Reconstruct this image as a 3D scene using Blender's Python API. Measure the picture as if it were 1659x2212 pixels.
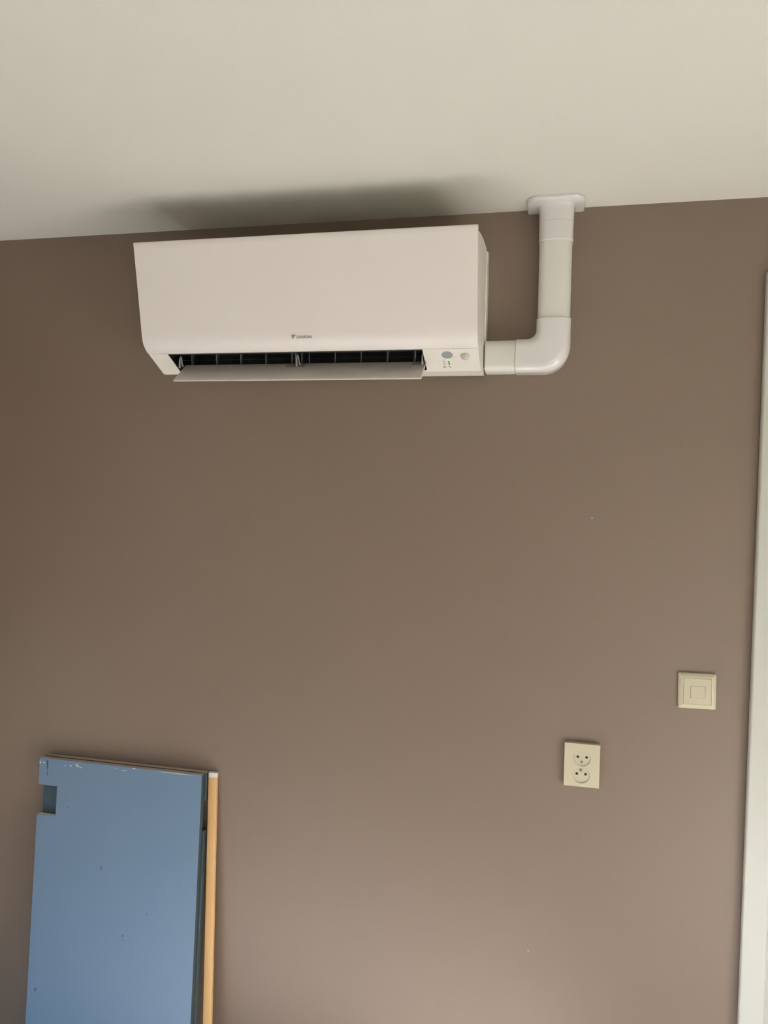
import bpy, bmesh, math
from mathutils import Vector, Matrix

# ------------------------------------------------------------------ camera, world, light, exposure
scene = bpy.context.scene
for o in list(bpy.data.objects):
    bpy.data.objects.remove(o)
COL = scene.collection

EYE = Vector((0.0, -1.865, 1.62))
YAW, PITCH, ROLL = math.radians(-12.641), math.radians(-2.176), math.radians(1.150)
fwd = Vector((math.sin(YAW) * math.cos(PITCH), math.cos(YAW) * math.cos(PITCH), math.sin(PITCH)))
rgt = Vector((math.cos(YAW), -math.sin(YAW), 0))
upv = rgt.cross(fwd)
r2 = rgt * math.cos(ROLL) + upv * math.sin(ROLL)
u2 = -rgt * math.sin(ROLL) + upv * math.cos(ROLL)
cam = bpy.data.objects.new('camera', bpy.data.cameras.new('camera'))
COL.objects.link(cam)
M = Matrix((r2, u2, -fwd)).transposed().to_4x4()
M.translation = EYE
cam.matrix_world = M
cam.data.sensor_fit = 'VERTICAL'
cam.data.sensor_height = 36.0
cam.data.lens = 1660.0 / 2212.0 * 36.0
cam.data.clip_start = 0.02
scene.camera = cam

world = bpy.data.worlds.new('sky')
scene.world = world
world.use_nodes = True
wn = world.node_tree
bg = wn.nodes['Background']
SKY, GROUND = (0.38, 0.66, 1.0), (0.95, 0.92, 0.70)
SKY_S, GROUND_S = 10.0, 2.2
wtc = wn.nodes.new('ShaderNodeTexCoord')
wsp = wn.nodes.new('ShaderNodeSeparateXYZ')
wrp = wn.nodes.new('ShaderNodeValToRGB')
wmr = wn.nodes.new('ShaderNodeMapRange')
wmr.inputs['From Min'].default_value = -1.0
wn.links.new(wtc.outputs['Generated'], wsp.inputs[0])
wn.links.new(wsp.outputs['Z'], wmr.inputs['Value'])
wn.links.new(wmr.outputs[0], wrp.inputs['Fac'])
wrp.color_ramp.elements[0].position = 0.56
wrp.color_ramp.elements[0].color = tuple(c * GROUND_S / 10 for c in GROUND) + (1,)
wrp.color_ramp.elements[1].position = 0.68
wrp.color_ramp.elements[1].color = tuple(c * SKY_S / 10 for c in SKY) + (1,)
wn.links.new(wrp.outputs['Color'], bg.inputs[0])
bg.inputs[1].default_value = 10.0

def add_light(name, kind, energy, color, loc, aim, size=None):
    d = bpy.data.lights.new(name, kind)
    d.energy = energy
    d.color = color
    if kind == 'AREA':
        d.shape = 'RECTANGLE'
        d.size, d.size_y = size
    if kind == 'SUN':
        d.angle = math.radians(0.6)
    o = bpy.data.objects.new(name, d)
    COL.objects.link(o)
    o.location = loc
    o.rotation_euler = (Vector(aim) - Vector(loc)).to_track_quat('-Z', 'Y').to_euler()
    return o

# room: x -2.1 .. 1.46, y 0 .. -3.7, z 0 .. 2.268 ; unseen windows left and behind the camera, shaped for the light
XW0, XW1, YR, HC = -2.10, 1.46, -3.70, 2.268
W1 = (-1.65, -0.72, 0.26, 0.96)       # unseen left-wall windows, shaped to place the sun patches: y0, y1, z0, z1
W2 = (-3.10, -1.85, 0.95, 2.20)  # second left opening, added to carry sun towards the right
W3 = (0.30, 1.40, 0.55, 2.05)        # window added behind the camera for frontal fill: x0, x1, z0, z1
def portal(name, x, w, side):
    o = add_light(name, 'AREA', 1, (1, 1, 1), (x, (w[0] + w[1]) / 2, (w[2] + w[3]) / 2), (0, (w[0] + w[1]) / 2, (w[2] + w[3]) / 2), (w[3] - w[2], w[1] - w[0]))
    o.data.cycles.is_portal = True
    return o
portal('unseen_left_window_daylight', XW0 - 0.02, W1, 1)
portal('unseen_left_window_daylight', XW0 - 0.02, W2, 1)
p3 = add_light('added_rear_window_daylight', 'AREA', 1, (1, 1, 1), ((W3[0] + W3[1]) / 2, YR - 0.02, (W3[2] + W3[3]) / 2), ((W3[0] + W3[1]) / 2, 0, (W3[2] + W3[3]) / 2), (W3[1] - W3[0], W3[3] - W3[2]))  # portal of the added fill window
p3.data.cycles.is_portal = True
add_light('sun', 'SUN', 58.0, (1.0, 1.0, 1.04), (-4.0, -2.41, 1.60), (0.0, -1.05, 0.0))

vs = scene.view_settings
vs.view_transform = 'Standard'
vs.look = 'None'
vs.gamma = 1.0
vs.use_curve_mapping = False
vs.exposure = -0.26

# ------------------------------------------------------------------ helpers
def lin(c):
    return tuple(((v / 255) / 12.92 if v / 255 <= 0.04045 else ((v / 255 + 0.055) / 1.055) ** 2.4) for v in c) + (1.0,)

def material(name, rgb, rough=0.5, var=0.0, vscale=4.0, bump=0.0, bscale=120.0, emit=None, spec=0.5, coat=0.0, metal=0.0):
    m = bpy.data.materials.new(name)
    m.use_nodes = True
    nt = m.node_tree
    b = nt.nodes['Principled BSDF']
    c = lin(rgb)
    b.inputs['Base Color'].default_value = c
    b.inputs['Roughness'].default_value = rough
    b.inputs['Specular IOR Level'].default_value = spec
    b.inputs['Metallic'].default_value = metal
    b.inputs['Coat Weight'].default_value = coat
    b.inputs['Coat Roughness'].default_value = 0.04
    tc = nt.nodes.new('ShaderNodeTexCoord')
    if var:
        n = nt.nodes.new('ShaderNodeTexNoise')
        n.inputs['Scale'].default_value = vscale
        n.inputs['Detail'].default_value = 4
        nt.links.new(tc.outputs['Object'], n.inputs['Vector'])
        mx = nt.nodes.new('ShaderNodeMix')
        mx.data_type = 'RGBA'
        mx.inputs[6].default_value = tuple(v * (1 - var) for v in c[:3]) + (1,)
        mx.inputs[7].default_value = tuple(min(1, v * (1 + var)) for v in c[:3]) + (1,)
        nt.links.new(n.outputs['Fac'], mx.inputs[0])
        nt.links.new(mx.outputs[2], b.inputs['Base Color'])
    if bump:
        n2 = nt.nodes.new('ShaderNodeTexNoise')
        n2.inputs['Scale'].default_value = bscale
        n2.inputs['Detail'].default_value = 3
        nt.links.new(tc.outputs['Object'], n2.inputs['Vector'])
        bp = nt.nodes.new('ShaderNodeBump')
        bp.inputs['Strength'].default_value = bump
        bp.inputs['Distance'].default_value = 0.002
        nt.links.new(n2.outputs['Fac'], bp.inputs['Height'])
        nt.links.new(bp.outputs['Normal'], b.inputs['Normal'])
    if emit:
        b.inputs['Emission Color'].default_value = lin(emit[0])
        b.inputs['Emission Strength'].default_value = emit[1]
    return m

def add_spots(m, spots, rgb, axes=(0, 2), jag=0.004, jscale=60.0, strength=1.0):
    """small marks (paint chips, dents) on a material: spots = (a, b, ra, rb) in object space"""
    nt = m.node_tree
    b = nt.nodes['Principled BSDF']
    N, L = nt.nodes.new, nt.links.new
    tc = N('ShaderNodeTexCoord')
    nz = N('ShaderNodeTexNoise'); nz.inputs['Scale'].default_value = jscale; nz.inputs['Detail'].default_value = 3
    L(tc.outputs['Object'], nz.inputs['Vector'])
    sub = N('ShaderNodeVectorMath'); sub.operation = 'SUBTRACT'; sub.inputs[1].default_value = (0.5, 0.5, 0.5)
    L(nz.outputs['Color'], sub.inputs[0])
    sc = N('ShaderNodeVectorMath'); sc.operation = 'SCALE'; sc.inputs['Scale'].default_value = jag
    L(sub.outputs[0], sc.inputs[0])
    ad = N('ShaderNodeVectorMath'); ad.operation = 'ADD'
    L(tc.outputs['Object'], ad.inputs[0]); L(sc.outputs[0], ad.inputs[1])
    last = None
    for (a, c, ra, rb) in spots:
        cen = [0, 0, 0]; cen[axes[0]] = a; cen[axes[1]] = c
        k = [0, 0, 0]; k[axes[0]] = 1 / ra; k[axes[1]] = 1 / rb
        s = N('ShaderNodeVectorMath'); s.operation = 'SUBTRACT'; s.inputs[1].default_value = cen
        L(ad.outputs[0], s.inputs[0])
        mu = N('ShaderNodeVectorMath'); mu.operation = 'MULTIPLY'; mu.inputs[1].default_value = k
        L(s.outputs[0], mu.inputs[0])
        le = N('ShaderNodeVectorMath'); le.operation = 'LENGTH'
        L(mu.outputs[0], le.inputs[0])
        if last is None:
            last = le.outputs['Value']
        else:
            mn = N('ShaderNodeMath'); mn.operation = 'MINIMUM'
            L(last, mn.inputs[0]); L(le.outputs['Value'], mn.inputs[1]); last = mn.outputs[0]
    mr = N('ShaderNodeMapRange')
    mr.inputs['From Min'].default_value = 1.1; mr.inputs['From Max'].default_value = 0.7
    mr.inputs['To Min'].default_value = 0.0; mr.inputs['To Max'].default_value = strength
    L(last, mr.inputs['Value'])
    mx = N('ShaderNodeMix'); mx.data_type = 'RGBA'
    src = b.inputs['Base Color'].links[0].from_socket if b.inputs['Base Color'].links else None
    if src: L(src, mx.inputs[6])
    else: mx.inputs[6].default_value = b.inputs['Base Color'].default_value
    mx.inputs[7].default_value = lin(rgb)
    L(mr.outputs[0], mx.inputs[0])
    L(mx.outputs[2], b.inputs['Base Color'])

def finish(bm, smooth=None):
    bmesh.ops.remove_doubles(bm, verts=bm.verts, dist=1e-6)
    bmesh.ops.recalc_face_normals(bm, faces=bm.faces)

def link(name, bm, mats, parent=None, loc=(0, 0, 0), rot=(0, 0, 0), smooth=0.0, bevel=0.0, segs=2, fix=True):
    if fix: finish(bm)
    me = bpy.data.meshes.new(name)
    bm.to_mesh(me); bm.free()
    for m in (mats if isinstance(mats, (list, tuple)) else [mats]):
        me.materials.append(m)
    if smooth:
        me.shade_smooth()
        me.set_sharp_from_angle(angle=math.radians(smooth))
    o = bpy.data.objects.new(name, me)
    COL.objects.link(o)
    o.location = loc; o.rotation_euler = rot
    if parent: o.parent = parent
    if bevel:
        md = o.modifiers.new('bevel', 'BEVEL')
        md.width = bevel; md.segments = segs; md.limit_method = 'ANGLE'; md.angle_limit = math.radians(40)
        md.harden_normals = False
        me.shade_smooth(); me.set_sharp_from_angle(angle=math.radians(60))
    return o

def thing(name, loc, label, cat, rot=(0, 0, 0)):
    o = bpy.data.objects.new(name, None)
    COL.objects.link(o)
    o.empty_display_size = 0.05
    o.location = loc; o.rotation_euler = rot
    o['label'] = label; o['category'] = cat
    return o

def box(bm, x0, x1, y0, y1, z0, z1, mi=0):
    v = [bm.verts.new(p) for p in ((x0, y0, z0), (x1, y0, z0), (x1, y1, z0), (x0, y1, z0),
                                   (x0, y0, z1), (x1, y0, z1), (x1, y1, z1), (x0, y1, z1))]
    fs = []
    for q in ((0, 3, 2, 1), (4, 5, 6, 7), (0, 1, 5, 4), (1, 2, 6, 5), (2, 3, 7, 6), (3, 0, 4, 7)):
        f = bm.faces.new([v[i] for i in q]); f.material_index = mi; fs.append(f)
    return fs

def prism(bm, poly, to3, a0, a1, caps=True, mi=0):
    """extrude a 2D polygon; to3(u, v, a) gives the 3D point"""
    A = [bm.verts.new(to3(u, v, a0)) for u, v in poly]
    B = [bm.verts.new(to3(u, v, a1)) for u, v in poly]
    n = len(poly); fs = []
    for i in range(n):
        j = (i + 1) % n
        f = bm.faces.new((A[i], A[j], B[j], B[i])); f.material_index = mi; fs.append(f)
    if caps:
        f = bm.faces.new(A); f.material_index = mi
        f = bm.faces.new(list(reversed(B))); f.material_index = mi
    return fs

def bez(p0, p1, p2, n=8):
    return [tuple((1 - t) ** 2 * a + 2 * t * (1 - t) * b + t * t * c for a, b, c in zip(p0, p1, p2)) for t in [i / n for i in range(n + 1)]]

def arc(cx, cy, r, a0, a1, n=8):
    return [(cx + r * math.cos(math.radians(a0 + (a1 - a0) * i / n)), cy + r * math.sin(math.radians(a0 + (a1 - a0) * i / n))) for i in range(n + 1)]

def rrect(x0, x1, y0, y1, r, n=5):
    return (arc(x1 - r, y0 + r, r, -90, 0, n) + arc(x1 - r, y1 - r, r, 0, 90, n) +
            arc(x0 + r, y1 - r, r, 90, 180, n) + arc(x0 + r, y0 + r, r, 180, 270, n))

def disc(bm, c, u, v, n, r, h, seg=28, ry=None, dome=0.0, mi=0):
    """short cylinder standing on a plane: centre c, axes u v, normal n, height h"""
    c, u, v, n = Vector(c), Vector(u), Vector(v), Vector(n)
    ry = ry or r
    prof = [(1.0, 0.0), (1.0, h)]
    if dome:
        prof += [(math.cos(math.radians(a)), h + dome * math.sin(math.radians(a))) for a in (20, 40, 60, 78)]
    rings = [[bm.verts.new(c + u * (k * r * math.cos(2 * math.pi * i / seg)) + v * (k * ry * math.sin(2 * math.pi * i / seg)) + n * hh) for i in range(seg)] for k, hh in prof]
    for a, b in zip(rings, rings[1:]):
        for i in range(seg):
            bm.faces.new((a[i], a[(i + 1) % seg], b[(i + 1) % seg], b[i])).material_index = mi
    bm.faces.new(rings[-1]).material_index = mi

def loft(bm, rings, closed=True, cap=True, mi=0):
    R = [[bm.verts.new(p) for p in r] for r in rings]
    n = len(R[0])
    for a, b in zip(R, R[1:]):
        for i in range(n if closed else n - 1):
            bm.faces.new((a[i], a[(i + 1) % n], b[(i + 1) % n], b[i])).material_index = mi
    if cap:
        bm.faces.new(R[0]).material_index = mi
        bm.faces.new(list(reversed(R[-1]))).material_index = mi

YZ = lambda o, z, x: (x, -o, z)          # profile in (distance from wall, height), extruded along x
XZ = lambda x, z, y: (x, y, z)           # outline on the wall, extruded away from it
XY = lambda x, y, z: (x, y, z)

# ------------------------------------------------------------------ materials
M_WALL = material('wall_paint', (127, 109, 95), rough=0.42, var=0.03, vscale=1.6, bump=0.10, bscale=160, spec=0.45)
add_spots(M_WALL, [(0.082, 1.547, 0.0016, 0.0018), (-0.037, 0.489, 0.0014, 0.0014)], (205, 195, 185), jag=0.001)
M_CEIL = material('ceiling_paint', (226, 222, 212), rough=0.85, var=0.012, vscale=1.2, bump=0.06, bscale=120, spec=0.2)
M_SIDE = material('side_wall_paint', (127, 109, 95), rough=0.8, var=0.02, vscale=1.0, bump=0.05)
M_WHITE = material('white_bounce_paint', (222, 220, 212), rough=0.8, var=0.02, vscale=1.0, bump=0.05)  # unseen right wall, made white to bounce light onto ceiling and brown wall
M_FLOOR = material('oak_floor', (193, 187, 178), rough=0.45, var=0.12, vscale=6)
M_TRIM = material('trim_lacquer', (198, 196, 187), rough=0.35, var=0.01, vscale=2)
M_AC = material('white_plastic', (238, 229, 224), rough=0.42, var=0.008, vscale=3, bump=0.02, bscale=500)
M_ACB = material('white_casing_plastic', (236, 231, 221), rough=0.45, var=0.008, vscale=3)
M_FLAP = material('flap_plastic', (214, 206, 200), rough=0.5)
M_PAD = material('flap_pad_grey', (172, 163, 163), rough=0.55)
M_DARK = material('outlet_dark', (14, 16, 17), rough=0.6)
M_VANE = material('vane_grey', (98, 101, 102), rough=0.5)
M_ARM = material('arm_white', (205, 200, 190), rough=0.4)
M_GREY = material('display_grey', (146, 150, 150), rough=0.35)
M_PRINT = material('grey_print', (158, 148, 147), rough=0.5)
M_PRINT2 = material('light_grey_print', (178, 169, 166), rough=0.5)
M_ICON = material('dark_print', (62, 52, 46), rough=0.5)
M_ICON2 = material('faint_print', (150, 138, 128), rough=0.5)
M_LED = material('green_led', (120, 235, 120), rough=0.3, emit=((120, 240, 120), 1.1))
M_LEDOFF = material('led_off', (36, 34, 26), rough=0.3)
M_LENS = material('sensor_lens', (192, 189, 180), rough=0.25, bump=0.15, bscale=900)
M_DUCT = material('duct_cream', (229, 225, 215), rough=0.34, coat=0.1)
M_FIT = material('fitting_white', (229, 224, 221), rough=0.28, coat=1.0)
M_CREAM = material('cream_plastic', (193, 184, 157), rough=0.32)
M_HOLE = material('pin_hole', (14, 12, 10), rough=0.8)
M_PIN = material('earth_pin', (150, 142, 128), rough=0.35, metal=0.6)
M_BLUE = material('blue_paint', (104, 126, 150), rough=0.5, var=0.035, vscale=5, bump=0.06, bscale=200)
M_BLUEB = material('blue_rear_shaded', (54, 74, 84), rough=0.55, var=0.04, vscale=5)  # darker teal, with the shade behind the front board put into the colour
M_BLUEE = material('blue_edge_shaded', (56, 68, 71), rough=0.55, var=0.05, vscale=8)  # board sides, their side shading put into a darker blue
M_RAW = material('raw_board_edge', (188, 166, 142), rough=0.8, var=0.15, vscale=30)
M_RAWL = material('raw_notch_edge', (238, 232, 210), rough=0.8, var=0.08, vscale=60)
M_LATH = material('pine_lath', (206, 163, 108), rough=0.6, var=0.05, vscale=9)

# ------------------------------------------------------------------ the room
def structure(o):
    o['kind'] = 'structure'
    return o

T = 0.12
DX0, DX1, DZ1 = 0.489, 1.339, 2.052                    # door opening in the brown wall
bm = bmesh.new(); box(bm, XW0 - T, XW1 + T, YR - T, T, -T, 0)
structure(link('floor', bm, M_FLOOR))
bm = bmesh.new(); box(bm, XW0 - T, XW1 + T, YR - T, T, HC, HC + T)
structure(link('ceiling', bm, M_CEIL))
bm = bmesh.new()
box(bm, XW0 - T, DX0, 0, T, 0, HC); box(bm, DX0, DX1, 0, T, DZ1, HC); box(bm, DX1, XW1 + T, 0, T, 0, HC)
structure(link('wall_back', bm, M_WALL))
bm = bmesh.new()
box(bm, XW0 - T, XW0, W1[1], 0, 0, HC); box(bm, XW0 - T, XW0, W2[1], W1[0], 0, HC); box(bm, XW0 - T, XW0, YR, W2[0], 0, HC)
for w in (W1, W2):
    box(bm, XW0 - T, XW0, w[0], w[1], 0, w[2]); box(bm, XW0 - T, XW0, w[0], w[1], w[3], HC)
structure(link('wall_left', bm, M_SIDE))
bm = bmesh.new(); box(bm, XW1, XW1 + T, YR, 0, 0, HC)
structure(link('wall_right', bm, M_WHITE))
bm = bmesh.new()
box(bm, XW0 - T, W3[0], YR - T, YR, 0, HC); box(bm, W3[1], XW1 + T, YR - T, YR, 0, HC)
box(bm, W3[0], W3[1], YR - T, YR, 0, W3[2]); box(bm, W3[0], W3[1], YR - T, YR, W3[3], HC)
structure(link('wall_front', bm, M_SIDE))

def frame_bars(bm, a0, a1, b0, b1, w, to_box):
    for r in ((a0, a0 + w, b0, b1), (a1 - w, a1, b0, b1), (a0 + w, a1 - w, b0, b0 + w), (a0 + w, a1 - w, b1 - w, b1)):
        to_box(bm, *r)
bm = bmesh.new(); frame_bars(bm, W1[0], W1[1], W1[2], W1[3], 0.05, lambda m, a, b, c, d: box(m, XW0 - 0.09, XW0 - 0.03, a, b, c, d))
structure(link('window_1', bm, M_TRIM))
bm = bmesh.new(); frame_bars(bm, W2[0], W2[1], W2[2], W2[3], 0.05, lambda m, a, b, c, d: box(m, XW0 - 0.09, XW0 - 0.03, a, b, c, d))
structure(link('added_sun_window', bm, M_TRIM))  # frame of the added second left window
bm = bmesh.new(); frame_bars(bm, W3[0], W3[1], W3[2], W3[3], 0.05, lambda m, a, b, c, d: box(m, a, b, YR - 0.09, YR - 0.03, c, d))
structure(link('added_fill_window', bm, M_TRIM))  # frame of the added fill window

# white door in its frame at the right
AX, AZ = 0.438, 2.102                                    # outer edge and top of the casing
door = bpy.data.objects.new('door_1', None); COL.objects.link(door)
door.location = (DX0, 0, 0); structure(door)
def door_part(name, boxes, m, bev=0.002):
    b = bmesh.new()
    for q in boxes: box(b, *q)
    o = link(name, b, m, door, loc=(-DX0, 0, 0), bevel=bev)
    return o
door_part('casing', [(AX, DX0 + 0.002, -0.020, 0.0, 0, AZ)], M_TRIM, 0.004)
door_part('casing', [(DX1 - 0.002, DX1 + 0.05, -0.020, 0.0, 0, AZ)], M_TRIM, 0.004)
door_part('casing', [(DX0 + 0.002, DX1 - 0.002, -0.020, 0.0, DZ1 - 0.002, AZ)], M_TRIM, 0.004)
door_part('jamb', [(DX0, DX0 + 0.03, -0.008, T, 0, DZ1), (DX1 - 0.03, DX1, -0.008, T, 0, DZ1), (DX0 + 0.03, DX1 - 0.03, -0.008, T, DZ1 - 0.03, DZ1)], M_TRIM)
leaf = door_part('door_leaf', [(DX0 + 0.032, DX1 - 0.032, 0.004, 0.044, 0.006, DZ1 - 0.032)], M_TRIM)
bm = bmesh.new(); box(bm, DX1 - 0.13, DX1 - 0.09, -0.004, 0.004, 0.95, 1.15)
box(bm, DX1 - 0.20, DX1 - 0.10, -0.05, -0.035, 1.07, 1.09); box(bm, DX1 - 0.12, DX1 - 0.10, -0.04, 0.0, 1.07, 1.09)
link('door_handle', bm, M_PIN, leaf, bevel=0.002)

# ------------------------------------------------------------------ wall mounted air conditioner
ACX, ACZ = -0.579, 1.881
HWD = 0.4015
ac = thing('air_conditioner', (ACX, 0, ACZ), 'white wall-mounted air conditioner with open flap high on the brown wall', 'air conditioner')
KA = 0.9847                                              # measured size of the front unit against the layout below
ac.location = (ACX * KA, -0.0285, EYE.z + (ACZ - EYE.z) * KA)
ac.scale = (KA, KA, KA)
OX0, OX1 = -0.930 - ACX, -0.304 - ACX                    # outlet opening
panel_out = [(0.2235, 0.2875), (0.225, 0.284)] + bez((0.2225, 0.274), (0.199, 0.158), (0.1845, 0.082), 6)[0:] + bez((0.1835, 0.077), (0.178, 0.052), (0.152, 0.0405), 10)[1:]
# inner side of the panel, 10 mm behind
def offset(path, d):
    res = []
    for i, p in enumerate(path):
        a = path[max(0, i - 1)]; b = path[min(len(path) - 1, i + 1)]
        t = Vector((b[0] - a[0], b[1] - a[1])).normalized()
        res.append((p[0] + t.y * d, p[1] - t.x * d))
    return res
panel_in = offset(panel_out, 0.010)
panel_in[0] = (0.2135, 0.2875); panel_in[1] = (0.2135, 0.283)
panel_in[-1] = (0.149, 0.0465)
bm = bmesh.new()
prism(bm, panel_out + panel_in[::-1], YZ, -HWD, HWD)
panel = link('front_panel', bm, M_AC, ac, smooth=35, bevel=0.0008)

slot = 0.0008
front_line = offset(panel_out, 0.0108)[2:]
front_line[-1] = (0.1488, 0.0458)
top_line = [(0.0, 0.286), (0.006, 0.295)] + bez((0.015, 0.299), (0.10, 0.300), (0.185, 0.285), 6) + [(0.2115, 0.2745)]
slant_top, slant_bot = (0.1518, 0.0402), (0.0810, 0.0042)
bottom_r = [(0.076, 0.0018), (0.035, 0.0), (0.0, 0.001)]
bottom = [(0.0785, 0.0026), (0.070, 0.0024), (0.0, 0.016)]
full = top_line + front_line + [slant_top, slant_bot] + bottom
full_r = top_line + front_line + [slant_top, slant_bot] + bottom_r
cav = [(0.1512, 0.0397), (0.140, 0.0475), (0.120, 0.056), (0.085, 0.066), (0.050, 0.064), (0.036, 0.050), (0.036, 0.022), (0.050, 0.0125), (0.0790, 0.0042)]
mid = top_line + front_line + cav + bottom_r
HB = HWD - 0.0012
bm = bmesh.new()
prism(bm, full, YZ, -HB, OX0)
prism(bm, mid, YZ, OX0, OX1)
prism(bm, full_r, YZ, OX1, HB)
body = link('body', bm, M_ACB, ac, smooth=18, fix=False)
me = body.data
b2 = bmesh.new(); b2.from_mesh(me); bmesh.ops.recalc_face_normals(b2, faces=b2.faces); b2.to_mesh(me); b2.free()
# backing chassis visible as a second step on the right hand side near the top
bm = bmesh.new()
prism(bm, [(-0.0289, 0.020), (0.012, 0.016), (0.012, 0.292), (-0.010, 0.299), (-0.0289, 0.299)], YZ, -HB - 0.0010, HB + 0.0030)
link('back_chassis', bm, M_ACB, ac, bevel=0.001)
# dark lining of the outlet
bm = bmesh.new()
lin_in = [(0.1500, 0.0400), (0.139, 0.0465), (0.119, 0.0545), (0.085, 0.0645), (0.051, 0.0625), (0.0375, 0.0495), (0.0375, 0.0225), (0.051, 0.0140), (0.0790, 0.0055)]
loft(bm, [[YZ(o, z, x) for o, z in lin_in] for x in (OX0 + 0.0006, OX1 - 0.0006)], closed=False, cap=False)
for x in (OX0 + 0.0006, OX1 - 0.0006):
    bm.faces.new([bm.verts.new(YZ(o, z, x)) for o, z in lin_in])
outlet = link('air_outlet', bm, M_DARK, ac)
# lip above the outlet, guide wires and vanes
bm = bmesh.new(); prism(bm, [(0.146, 0.0405), (0.133, 0.0490), (0.131, 0.0455), (0.143, 0.0382)], YZ, OX0 + 0.001, OX1 - 0.001)
link('outlet_lip', bm, M_DARK, ac, bevel=0.0006)
bm = bmesh.new(); prism(bm, arc(0.090, 0.034, 0.0006, 0, 315, 7), YZ, OX0 + 0.001, OX1 - 0.001)
link('guide_wire', bm, material('wire_dark', (52, 55, 56), rough=0.5), ac)
vprof = [(0.016, 0.0475), (0.006, 0.0520), (-0.018, 0.0590), (-0.030, 0.050), (-0.025, 0.026), (0.000, 0.020), (0.010, 0.026)]
for vx in (-0.8896, -0.8241, -0.7607, -0.6959, -0.6297, -0.5865, -0.5220, -0.4585, -0.3948, -0.3299):
    bm = bmesh.new(); prism(bm, vprof, YZ, -0.0009, 0.0009)
    link('vane', bm, M_VANE, ac, loc=(vx - ACX, -0.100, 0), rot=(0, 0, math.radians(17)))
for vx in (-0.6205, -0.6045):
    bm = bmesh.new(); prism(bm, [(o + 0.004, z) for o, z in vprof], YZ, -0.0010, 0.0010)
    link('hinge_bracket', bm, M_VANE, ac, loc=(vx - ACX, -0.100, 0), rot=(0, 0, math.radians(17)))
# flap hanging open
FX0, FX1 = -0.916 - ACX, -0.3055 - ACX
up = bez((0.086, 0.0235), (0.116, 0.0005), (0.1475, -0.0215), 8)
lo = offset(up, -0.005)
if lo[4][1] > up[4][1]: lo = offset(up, 0.005)
bm = bmesh.new()
prism(bm, up + [(0.1490, -0.0240)] + lo[::-1], YZ, FX0, FX1)
flap = link('flap', bm, M_FLAP, ac, smooth=40, bevel=0.0009)
def on_flap(t):
    i = t * 8
    k = min(7, int(i)); f = i - k
    return tuple(a + (b - a) * f for a, b in zip(up[k], up[k + 1]))
def lift(p, h): return (p[0] + 0.6 * h, p[1] + 0.8 * h)
for x0, x1 in ((-0.646, -0.5985), (-0.337, -0.3085)):
    bm = bmesh.new()
    q0, q1 = on_flap(0.03), on_flap(0.26)
    prism(bm, [lift(q0, -0.001), lift(q1, -0.001), lift(q1, 0.0012), lift(q0, 0.0012)], YZ, x0 - ACX, x1 - ACX)
    link('hinge_pad', bm, M_PAD, flap)
for hx in (-0.9165, -0.6125, -0.3085):
    bm = bmesh.new(); cx0 = hx - ACX
    # hook shaped arm: an upright leg, a rounded top and a thin stay spreading to the right
    ring_o = [(-0.0030, 0.0120), (-0.0034, 0.0260)] + bez((-0.0034, 0.0300), (-0.0034, 0.0410), (0.0004, 0.0410), 6) + bez((0.0016, 0.0400), (0.0034, 0.0360), (0.0046, 0.0270), 4) + [(0.0088, 0.0150), (0.0062, 0.0150), (0.0022, 0.0270)] + bez((0.0012, 0.0330), (0.0000, 0.0350), (-0.0006, 0.0320), 3) + [(0.0000, 0.0240), (0.0012, 0.0120)]
    prism(bm, ring_o, lambda u, v, a_: (cx0 + u, -0.112 - (0.034 - v) * 0.12 + a_, v), 0.0, 0.0045)
    arm = link('hinge_arm', bm, M_ARM, ac, bevel=0.0005)
    bm = bmesh.new()
    disc(bm, (cx0 - 0.0002, -0.1095, 0.0368), (1, 0, 0), (0, 0, 1), (0, -1, 0), 0.0012, 0.0040, 12)
    link('hinge_pin', bm, M_VANE, arm)

# control area on the slanted face, right of the outlet
ct = Vector((0, -(slant_top[0] - slant_bot[0]), slant_top[1] - slant_bot[1])).normalized()
cu = Vector((1, 0, 0)); cn = cu.cross(ct).normalized()
def on_slant(x, y, h=0.0):
    """point on the slanted face for world x and world y"""
    t = (-y - slant_bot[0]) / (slant_top[0] - slant_bot[0])
    return Vector((x - ACX, y, slant_bot[1] + t * (slant_top[1] - slant_bot[1]))) + cn * h
def slant_disc(name, x, y, r, h, m, ry=None, dome=0, seg=28, parent=None):
    b = bmesh.new(); disc(b, on_slant(x, y, -0.0004), cu, ct, cn, r, h + 0.0004, seg, ry, dome)
    return link(name, b, m, parent or ac, smooth=50)
slant_disc('display_window', -0.2500, -0.1318, 0.0127, 0.0006, M_GREY)
ring = slant_disc('sensor_ring', -0.2110, -0.1290, 0.0122, 0.0008, M_ACB)
slant_disc('motion_sensor', -0.2100, -0.1293, 0.0098, 0.0018, M_LENS, dome=0.0080)
l = slant_disc('status_light', -0.2495, -0.1142, 0.0025, 0.0008, M_LED, seg=14); l['label'] = 'lit green status light'
for y in (-0.1087, -0.1017):
    l = slant_disc('status_light', -0.2493 + (0.0003 if y > -0.105 else 0), y, 0.0021, 0.0006, M_LEDOFF, seg=14); l['label'] = 'unlit dark status light'
def mark(name, x, y, strokes, m):
    """flat printed icon: strokes = (du, dv, w, h, angle) in mm"""
    b = bmesh.new(); c = on_slant(x, y, 0.0003)
    for du, dv, w, h, a in strokes:
        ca, sa = math.cos(math.radians(a)), math.sin(math.radians(a))
        q = []
        for sx, sy in ((-1, -1), (1, -1), (1, 1), (-1, 1)):
            ex, ey = sx * w / 2, sy * h / 2
            q.append(b.verts.new(c + cu * ((du + ex * ca - ey * sa) / 1000) + ct * ((dv + ex * sa + ey * ca) / 1000)))
        b.faces.new(q)
    link(name, b, m, ac, fix=False)
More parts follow.
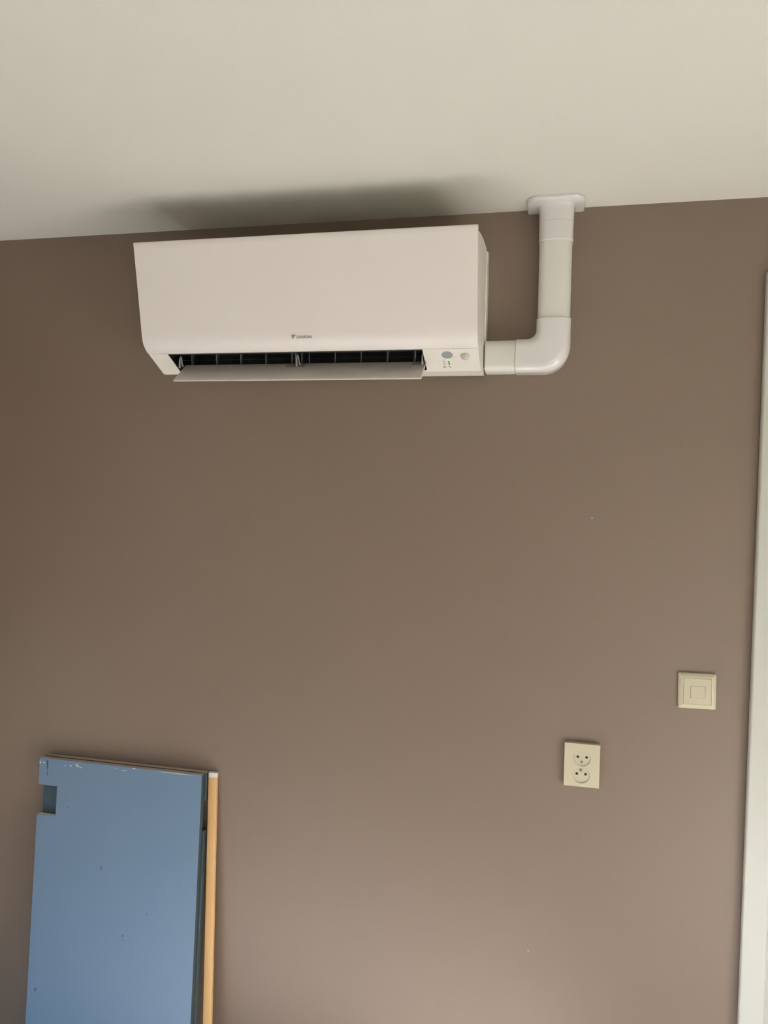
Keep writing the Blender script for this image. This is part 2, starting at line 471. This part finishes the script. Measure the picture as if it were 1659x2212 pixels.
ringst = [(1.7 * math.cos(a * math.pi / 4), 1.7 * math.sin(a * math.pi / 4), 1.45, 0.9, a * 45 + 90) for a in range(8)]
mark('power_icon', -0.2608, -0.1150, [(0, 0, 0.8, 3.2, 0)], M_ICON2)
mark('clock_icon', -0.2604, -0.1087, ringst + [(0, 0.4, 0.6, 1.6, 0)], M_ICON2)
mark('mode_icon', -0.2602, -0.1013, [(-0.8, -0.6, 2.4, 2.6, 30), (1.6, 0.8, 2.6, 1.2, 10)], M_ICON)
mark('wave_icon', -0.2612, -0.0918, [(0, 2.0, 6.6, 1.3, 0), (0, 0, 6.4, 1.1, 0), (0, -2.0, 6.4, 1.3, 0)], M_ICON2)
mark('leaf_icon', -0.2490, -0.0918, [(-0.7, 0.9, 3.0, 6.0, 14), (0.9, -0.6, 2.6, 5.0, 14)], M_PRINT2)

# lettering on the front panel
def panel_at(z):
    pts = panel_out
    for a, b in zip(pts, pts[1:]):
        if a[1] >= z >= b[1]:
            f = (a[1] - z) / (a[1] - b[1]); return a[0] + (b[0] - a[0]) * f
    return 0.183
zc = 1.949 - ACZ
pa, pb = panel_at(zc + 0.008), panel_at(zc - 0.008)
tilt = math.atan2(pa - pb, 0.016)
px = (panel_at(zc) + 0.0005)
def panel_pt(x, z):      # metres from the logo centre line along the panel
    return Vector((x - ACX, -(px + z * math.sin(tilt)), zc + z * math.cos(tilt)))
bm = bmesh.new()
bm.faces.new([bm.verts.new(panel_pt(x, z)) for x, z in ((-0.6034, 0.0056), (-0.6012, -0.0052), (-0.5920, 0.0056))])
bm.faces.new([bm.verts.new(panel_pt(x, z)) for x, z in ((-0.6034, 0.0056), (-0.6021, -0.0008), (-0.5968, 0.0056))]).material_index = 0
link('logo_mark', bm, M_PRINT, panel, fix=False)
bm = bmesh.new()
bm.faces.new([bm.verts.new(panel_pt(x, z) + Vector((0, -0.0002, 0))) for x, z in ((-0.6012, 0.0044), (-0.6002, 0.0000), (-0.5994, 0.0010), (-0.5972, 0.0044))])
link('logo_stripe', bm, M_PRINT2, panel, fix=False)  # lighter stripe printed inside the logo triangle
fc = bpy.data.curves.new('brand_text', 'FONT')
fc.body = 'DAIKIN'; fc.size = 0.0092; fc.shear = 0.26; fc.offset = 0.00052; fc.space_character = 1.06
tmp = bpy.data.objects.new('brand_text', fc); COL.objects.link(tmp)
bpy.context.view_layer.update()
tm = bpy.data.meshes.new_from_object(tmp.evaluated_get(bpy.context.evaluated_depsgraph_get()))
bpy.data.objects.remove(tmp)
xs = [v.co.x for v in tm.vertices]; ys = [v.co.y for v in tm.vertices]
for v in tm.vertices:
    x = -0.5918 + (v.co.x - min(xs)) / (max(xs) - min(xs)) * 0.0380
    z = -0.0033 + (v.co.y - min(ys)) / (max(ys) - min(ys)) * 0.0068
    v.co = panel_pt(x, z)
tm.materials.clear(); tm.materials.append(M_PRINT)
tm.name = 'brand_lettering'
to = bpy.data.objects.new('brand_lettering', tm); COL.objects.link(to); to.parent = panel

# ------------------------------------------------------------------ pipe cover from the air conditioner up to the ceiling
duct = thing('pipe_cover', (-0.018, 0, 1.881), 'white plastic pipe duct running from the air conditioner up into the ceiling', 'pipe cover')
DL = (0.018, 0, -1.881)
def dsec(w, d, r, n=6):
    """half round channel: u across, o away from the wall"""
    return [(-w / 2, 0.0005)] + arc(-w / 2 + r, d - r, r, 180, 90, n) + arc(w / 2 - r, d - r, r, 90, 0, n) + [(w / 2, 0.0005)]
VXC = -0.0180; HZC = 1.921
def vduct(name, w, d, r, z0, z1, m, bev=0.0012):
    b = bmesh.new()
    loft(b, [[(VXC + u, -o, z) for u, o in dsec(w, d, r)] for z in (z0, z1)])
    return link(name, b, m, duct, loc=DL, smooth=40, bevel=bev)
vduct('vertical_channel', 0.0735, 0.058, 0.021, 1.975, 2.200, M_DUCT)
vduct('coupling', 0.0775, 0.061, 0.022, 2.180, 2.2245, M_FIT)
bm = bmesh.new()
loft(bm, [[(-0.1 + 0 * i + (x + 0.1), -o, HZC + u) for u, o in dsec(0.0735, 0.058, 0.021)] for i, x in enumerate((-0.1726, -0.085))])
link('horizontal_channel', bm, M_DUCT, duct, loc=DL, smooth=40, bevel=0.001)
# ceiling flange with collar
FCX = -0.0205
bm = bmesh.new()
def fl(hw, d, r):
    return [(-hw, 0)] + arc(-hw + r, d - r, r, 180, 90, 8) + arc(hw - r, d - r, r, 90, 0, 8) + [(hw, 0)]
rings = []
for hw, d, r, z in ((0.0645, 0.096, 0.034, HC), (0.0655, 0.097, 0.034, HC - 0.002), (0.0640, 0.0955, 0.034, HC - 0.0075), (0.0610, 0.0925, 0.032, HC - 0.0095)):
    rings.append([(FCX + u, -o, z) for u, o in fl(hw, d, r)])
loft(bm, rings)
flange = link('ceiling_flange', bm, M_FIT, duct, loc=DL, smooth=50)
bm = bmesh.new()
rings = [[(VXC + u, -o, z) for u, o in dsec(w, d, r)] for w, d, r, z in
         ((0.0860, 0.068, 0.026, HC - 0.0085), (0.0800, 0.0635, 0.024, HC - 0.014), (0.0785, 0.0625, 0.023, HC - 0.024), (0.0785, 0.0620, 0.023, 2.2240))]
loft(bm, rings)
link('collar', bm, M_FIT, flange, smooth=45)
# elbow: inner radius small, outer radius large
w = 0.0785; d = 0.0615; r = 0.0225
xi, xo = VXC - w / 2, VXC + w / 2
zt, zb = HZC + w / 2, HZC - w / 2
ri, ro = 0.020, 0.060
N = 14
inner = [(xi, 2.005), (xi, 1.995)] + [(xi - ri + ri * math.cos(a), zt + ri - ri * math.sin(a)) for a in [math.pi / 2 * i / N for i in range(N + 1)]] + [(-0.090, zt), (-0.1025, zt)]
outer = [(xo, 2.005), (xo, 1.990)] + [(xo - ro + ro * math.cos(a), zb + ro - ro * math.sin(a)) for a in [math.pi / 2 * i / N for i in range(N + 1)]] + [(-0.090, zb), (-0.1025, zb)]
sec = dsec(1.0, d, r)
rings = []
for (ax, az), (bx, bz) in zip(inner, outer):
    L = math.hypot(bx - ax, bz - az)
    rr = dsec(L, d, min(r, L * 0.3))
    rings.append([(ax + (bx - ax) * (u / L + 0.5), -o, az + (bz - az) * (u / L + 0.5)) for u, o in rr])
bm = bmesh.new(); loft(bm, rings)
link('elbow', bm, M_FIT, duct, loc=DL, smooth=50, bevel=0.0012)

# ------------------------------------------------------------------ light switch
sw = thing('light_switch', (0.3258, 0, 1.158), 'square cream light switch on the brown wall beside the door frame', 'light switch', rot=(0, math.radians(-0.9), 0))
h = 0.0408; k = 0.0300
bm = bmesh.new()
def sq(a, y, r): return [(x, -y, z) for x, z in rrect(-a, a, -a, a, r, 4)]
loft(bm, [sq(h, 0.0, 0.003), sq(h, 0.005, 0.003), sq(h - 0.0012, 0.0066, 0.003), sq(k + 0.002, 0.0108, 0.002), sq(k, 0.0108, 0.0015), sq(k, 0.004, 0.0015)], cap=False)
bm.faces.new([bm.verts.new(p) for p in sq(k, 0.004, 0.0015)])
link('frame', bm, M_CREAM, sw, smooth=30)
ix, iz = 0.0294, 0.0294
bm = bmesh.new()
rx0, rx1, rz0, rz1 = -0.0152, 0.0172, -0.0148, 0.0125
for q in ((-ix, rx0, -iz, iz), (rx1, ix, -iz, iz), (rx0, rx1, -iz, rz0), (rx0, rx1, rz1, iz)):
    box(bm, q[0], q[1], -0.0112, -0.004, q[2], q[3])
link('insert', bm, M_CREAM, sw)
bm = bmesh.new()
prism(bm, [(rx0 + 0.0005, rz0 + 0.0006), (rx1 - 0.0005, rz0 + 0.0006), (rx1 - 0.0005, rz1 - 0.0003), (rx0 + 0.0005, rz1 - 0.0003)], XZ, -0.0108, -0.004)
for v in bm.verts:
    if v.co.y < -0.008 and v.co.z < 0: v.co.y = -0.0136
link('rocker', bm, M_CREAM, sw, bevel=0.0007)

# ------------------------------------------------------------------ double wall socket
so = thing('wall_socket', (0.0755, 0, 0.9625), 'cream double wall socket with two round outlets below the switch', 'socket')
PW, PH, PD = 0.0405, 0.0512, 0.0125
RS = 0.0194
C1, C2 = 0.0172, -0.0236
bm = bmesh.new()
NS = 40
def half(zlo, zhi, cz, cx):
    cir, rec = [], []
    for i in range(NS):
        a = 2 * math.pi * (i + 0.5) / NS
        ca, sa = math.cos(a), math.sin(a)
        cir.append((cx + RS * ca, cz + RS * sa))
        t = min(((PW - cx) / ca if ca > 0 else (-PW - cx) / ca) if abs(ca) > 1e-9 else 9, ((zhi - cz) / sa if sa > 0 else (zlo - cz) / sa) if abs(sa) > 1e-9 else 9)
        rec.append((cx + t * ca, cz + t * sa))
    for cxx in (-PW, PW):
        for czz in (zlo, zhi):
            j = min(range(NS), key=lambda q: (rec[q][0] - cxx) ** 2 + (rec[q][1] - czz) ** 2)
            rec[j] = (cxx, czz)
    A = [bm.verts.new((x, -PD, z)) for x, z in rec]
    B = [bm.verts.new((x, -PD, z)) for x, z in cir]
    Cc = [bm.verts.new((cx + (x - cx) * 0.96, -PD + 0.0024, cz + (z - cz) * 0.985)) for x, z in cir]
    for i in range(NS):
        j = (i + 1) % NS
        bm.faces.new((A[i], A[j], B[j], B[i])); bm.faces.new((B[i], B[j], Cc[j], Cc[i]))
    return A
zm = (C1 + C2) / 2
cxo = 0.0006
A1 = half(zm, PH, C1, cxo); A2 = half(-PH, zm, C2, -cxo)
me_faces = list(bm.faces)
# side walls
def edge_ring(y, g): return [(x * g, -y, z * g) for x, z in ((-PW, -PH), (PW, -PH), (PW, PH), (-PW, PH))]
F = [bm.verts.new(p) for p in edge_ring(PD, 1)]; Bk = [bm.verts.new(p) for p in edge_ring(0, 1)]
for i in range(4):
    bm.faces.new((F[i], F[(i + 1) % 4], Bk[(i + 1) % 4], Bk[i]))
cover = link('cover', bm, M_CREAM, so, smooth=30)
for cz, cx, dn in ((C1, cxo, -1), (C2, -cxo, 1)):
    b = bmesh.new(); disc(b, (cx, -0.0004, cz), (1, 0, 0), (0, 0, 1), (0, -1, 0), RS * 0.990, PD - 0.0026, 36)
    ins = link('outlet_insert', b, M_CREAM, so, smooth=40)
    for hx in (-0.0102, 0.0098):
        b = bmesh.new(); disc(b, (cx + hx, -PD + 0.0026, cz + (0.0022 if dn < 0 else 0.0026)), (1, 0, 0), (0, 0, 1), (0, -1, 0), 0.0031, 0.0006, 16)
        link('pin_hole', b, M_HOLE, ins)
    b = bmesh.new(); disc(b, (cx - 0.0008, -PD + 0.0026, cz + dn * 0.0100 + (0.001 if dn > 0 else 0)), (1, 0, 0), (0, 0, 1), (0, -1, 0), 0.0029, 0.0032, 16, dome=0.001)
    link('earth_pin', b, M_PIN, ins, smooth=40)

# ------------------------------------------------------------------ boards leaning against the wall
LEAN = math.atan(0.080)
BT = 0.0160
BH = 0.8500
def board(name, label, y0, x0, x1, notches, mats, edge_top):
    """outline with square notches: notches = (side, z0, z1, depth)"""
    L = sorted([n for n in notches if n[0] == 'left'], key=lambda n: -n[1])
    R = sorted([n for n in notches if n[0] == 'right'], key=lambda n: n[1])
    poly = [(x0, 0.0), (x1, 0.0)]
    for _, a, b, d in R:
        poly += [(x1, a), (x1 - d + 0.003, a), (x1 - d, a + 0.003), (x1 - d, b), (x1, b)]
    poly += [(x1, BH), (x0, BH)]
    for _, a, b, d in L:
        poly += [(x0, b), (x0 + d, b), (x0 + d, a + 0.005), (x0 + d - 0.0015, a + 0.0015), (x0 + d - 0.005, a), (x0 + 0.003, a), (x0, a - 0.002)]
    b = bmesh.new()
    fs = prism(b, poly, XZ, 0.0, BT)
    for f in fs:
        zs = [v.co.z for v in f.verts]; xs_ = [v.co.x for v in f.verts]
        if max(zs) - min(zs) < 1e-4 and min(zs) > BH - 1e-4: f.material_index = 1
        elif max(zs) - min(zs) < 0.006 and any(abs(min(zs) - n[1]) < 0.004 for n in notches): f.material_index = 2
        else: f.material_index = 3
    o = link(name, b, mats, None, loc=(-1.3580, y0, BT * math.sin(LEAN)), rot=(-LEAN, 0, 0), bevel=0.0012)
    o['label'] = label; o['category'] = 'board'
    return o
add_spots(M_BLUE, [(0.0185, 0.838, 0.0030, 0.0085), (0.0195, 0.826, 0.0022, 0.008), (0.0200, 0.810, 0.0010, 0.011)], (58, 66, 92), jag=0.0012)
add_spots(M_BLUE, [(-0.004, 0.8365, 0.0022, 0.005), (0.008, 0.8365, 0.006, 0.0010), (0.0743, 0.8355, 0.0014, 0.0014), (0.0905, 0.8361, 0.0040, 0.0016), (0.1085, 0.8400, 0.0030, 0.0032),
                   (0.113, 0.8365, 0.0050, 0.0016), (0.122, 0.8345, 0.0030, 0.0014), (0.2277, 0.8420, 0.0028, 0.0008), (0.252, 0.8395, 0.008, 0.0009), (0.280, 0.8475, 0.006, 0.0018), (0.40, 0.847, 0.05, 0.0009)], (205, 212, 210), jag=0.003, jscale=120, strength=0.85)
add_spots(M_BLUE, [(0.0771, 0.7434, 0.0018, 0.0014), (0.0913, 0.7449, 0.0014, 0.0012), (0.0883, 0.7235, 0.0030, 0.0016), (0.1983, 0.5763, 0.0030, 0.0055),
                   (0.2708, 0.4095, 0.0026, 0.0045), (0.2700, 0.3985, 0.0013, 0.0025), (0.0189, 0.2308, 0.004, 0.006), (0.3380, 0.4740, 0.0013, 0.0050), (0.376, 0.830, 0.0014, 0.0014), (0.344, 0.824, 0.0010, 0.0010)], (64, 80, 102), jag=0.0018, jscale=150, strength=0.85)
yf = -(0.0375 + 0.848 * 0.080)
board('painted_board', 'front blue painted board with chipped top and dark cut-out at its left edge', yf, -0.0065, 0.4760,
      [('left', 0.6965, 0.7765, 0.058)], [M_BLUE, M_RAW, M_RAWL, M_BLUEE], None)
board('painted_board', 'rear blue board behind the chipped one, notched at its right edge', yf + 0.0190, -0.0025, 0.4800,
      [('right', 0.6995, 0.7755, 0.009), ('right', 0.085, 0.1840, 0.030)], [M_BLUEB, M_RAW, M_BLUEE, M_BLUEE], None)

# pine lath beside the boards
lh = 0.8490
lath = thing('wooden_lath', (-0.8530, -0.0600, 0.0), 'narrow pine lath with white-painted tip leaning right of the blue boards', 'lath', rot=(-math.atan(0.0465 / lh), math.radians(-0.75), 0))
lb = 0.0125
bm = bmesh.new(); prism(bm, rrect(-0.0118, 0.0118, 0.0, lb, 0.0022, 3), XY, 0.001, lh - 0.0115)
nt = M_LATH.node_tree
link('strip', bm, M_LATH, lath, smooth=40)
bm = bmesh.new(); prism(bm, rrect(-0.0118, 0.0118, 0.0, lb, 0.0022, 3), XY, lh - 0.0115, lh)
for v in bm.verts:
    if v.co.z < lh - 0.005 and v.co.x < 0: v.co.z -= 0.004
link('painted_tip', bm, material('white_dab', (222, 216, 206), rough=0.6, var=0.12, vscale=90), lath, smooth=40)
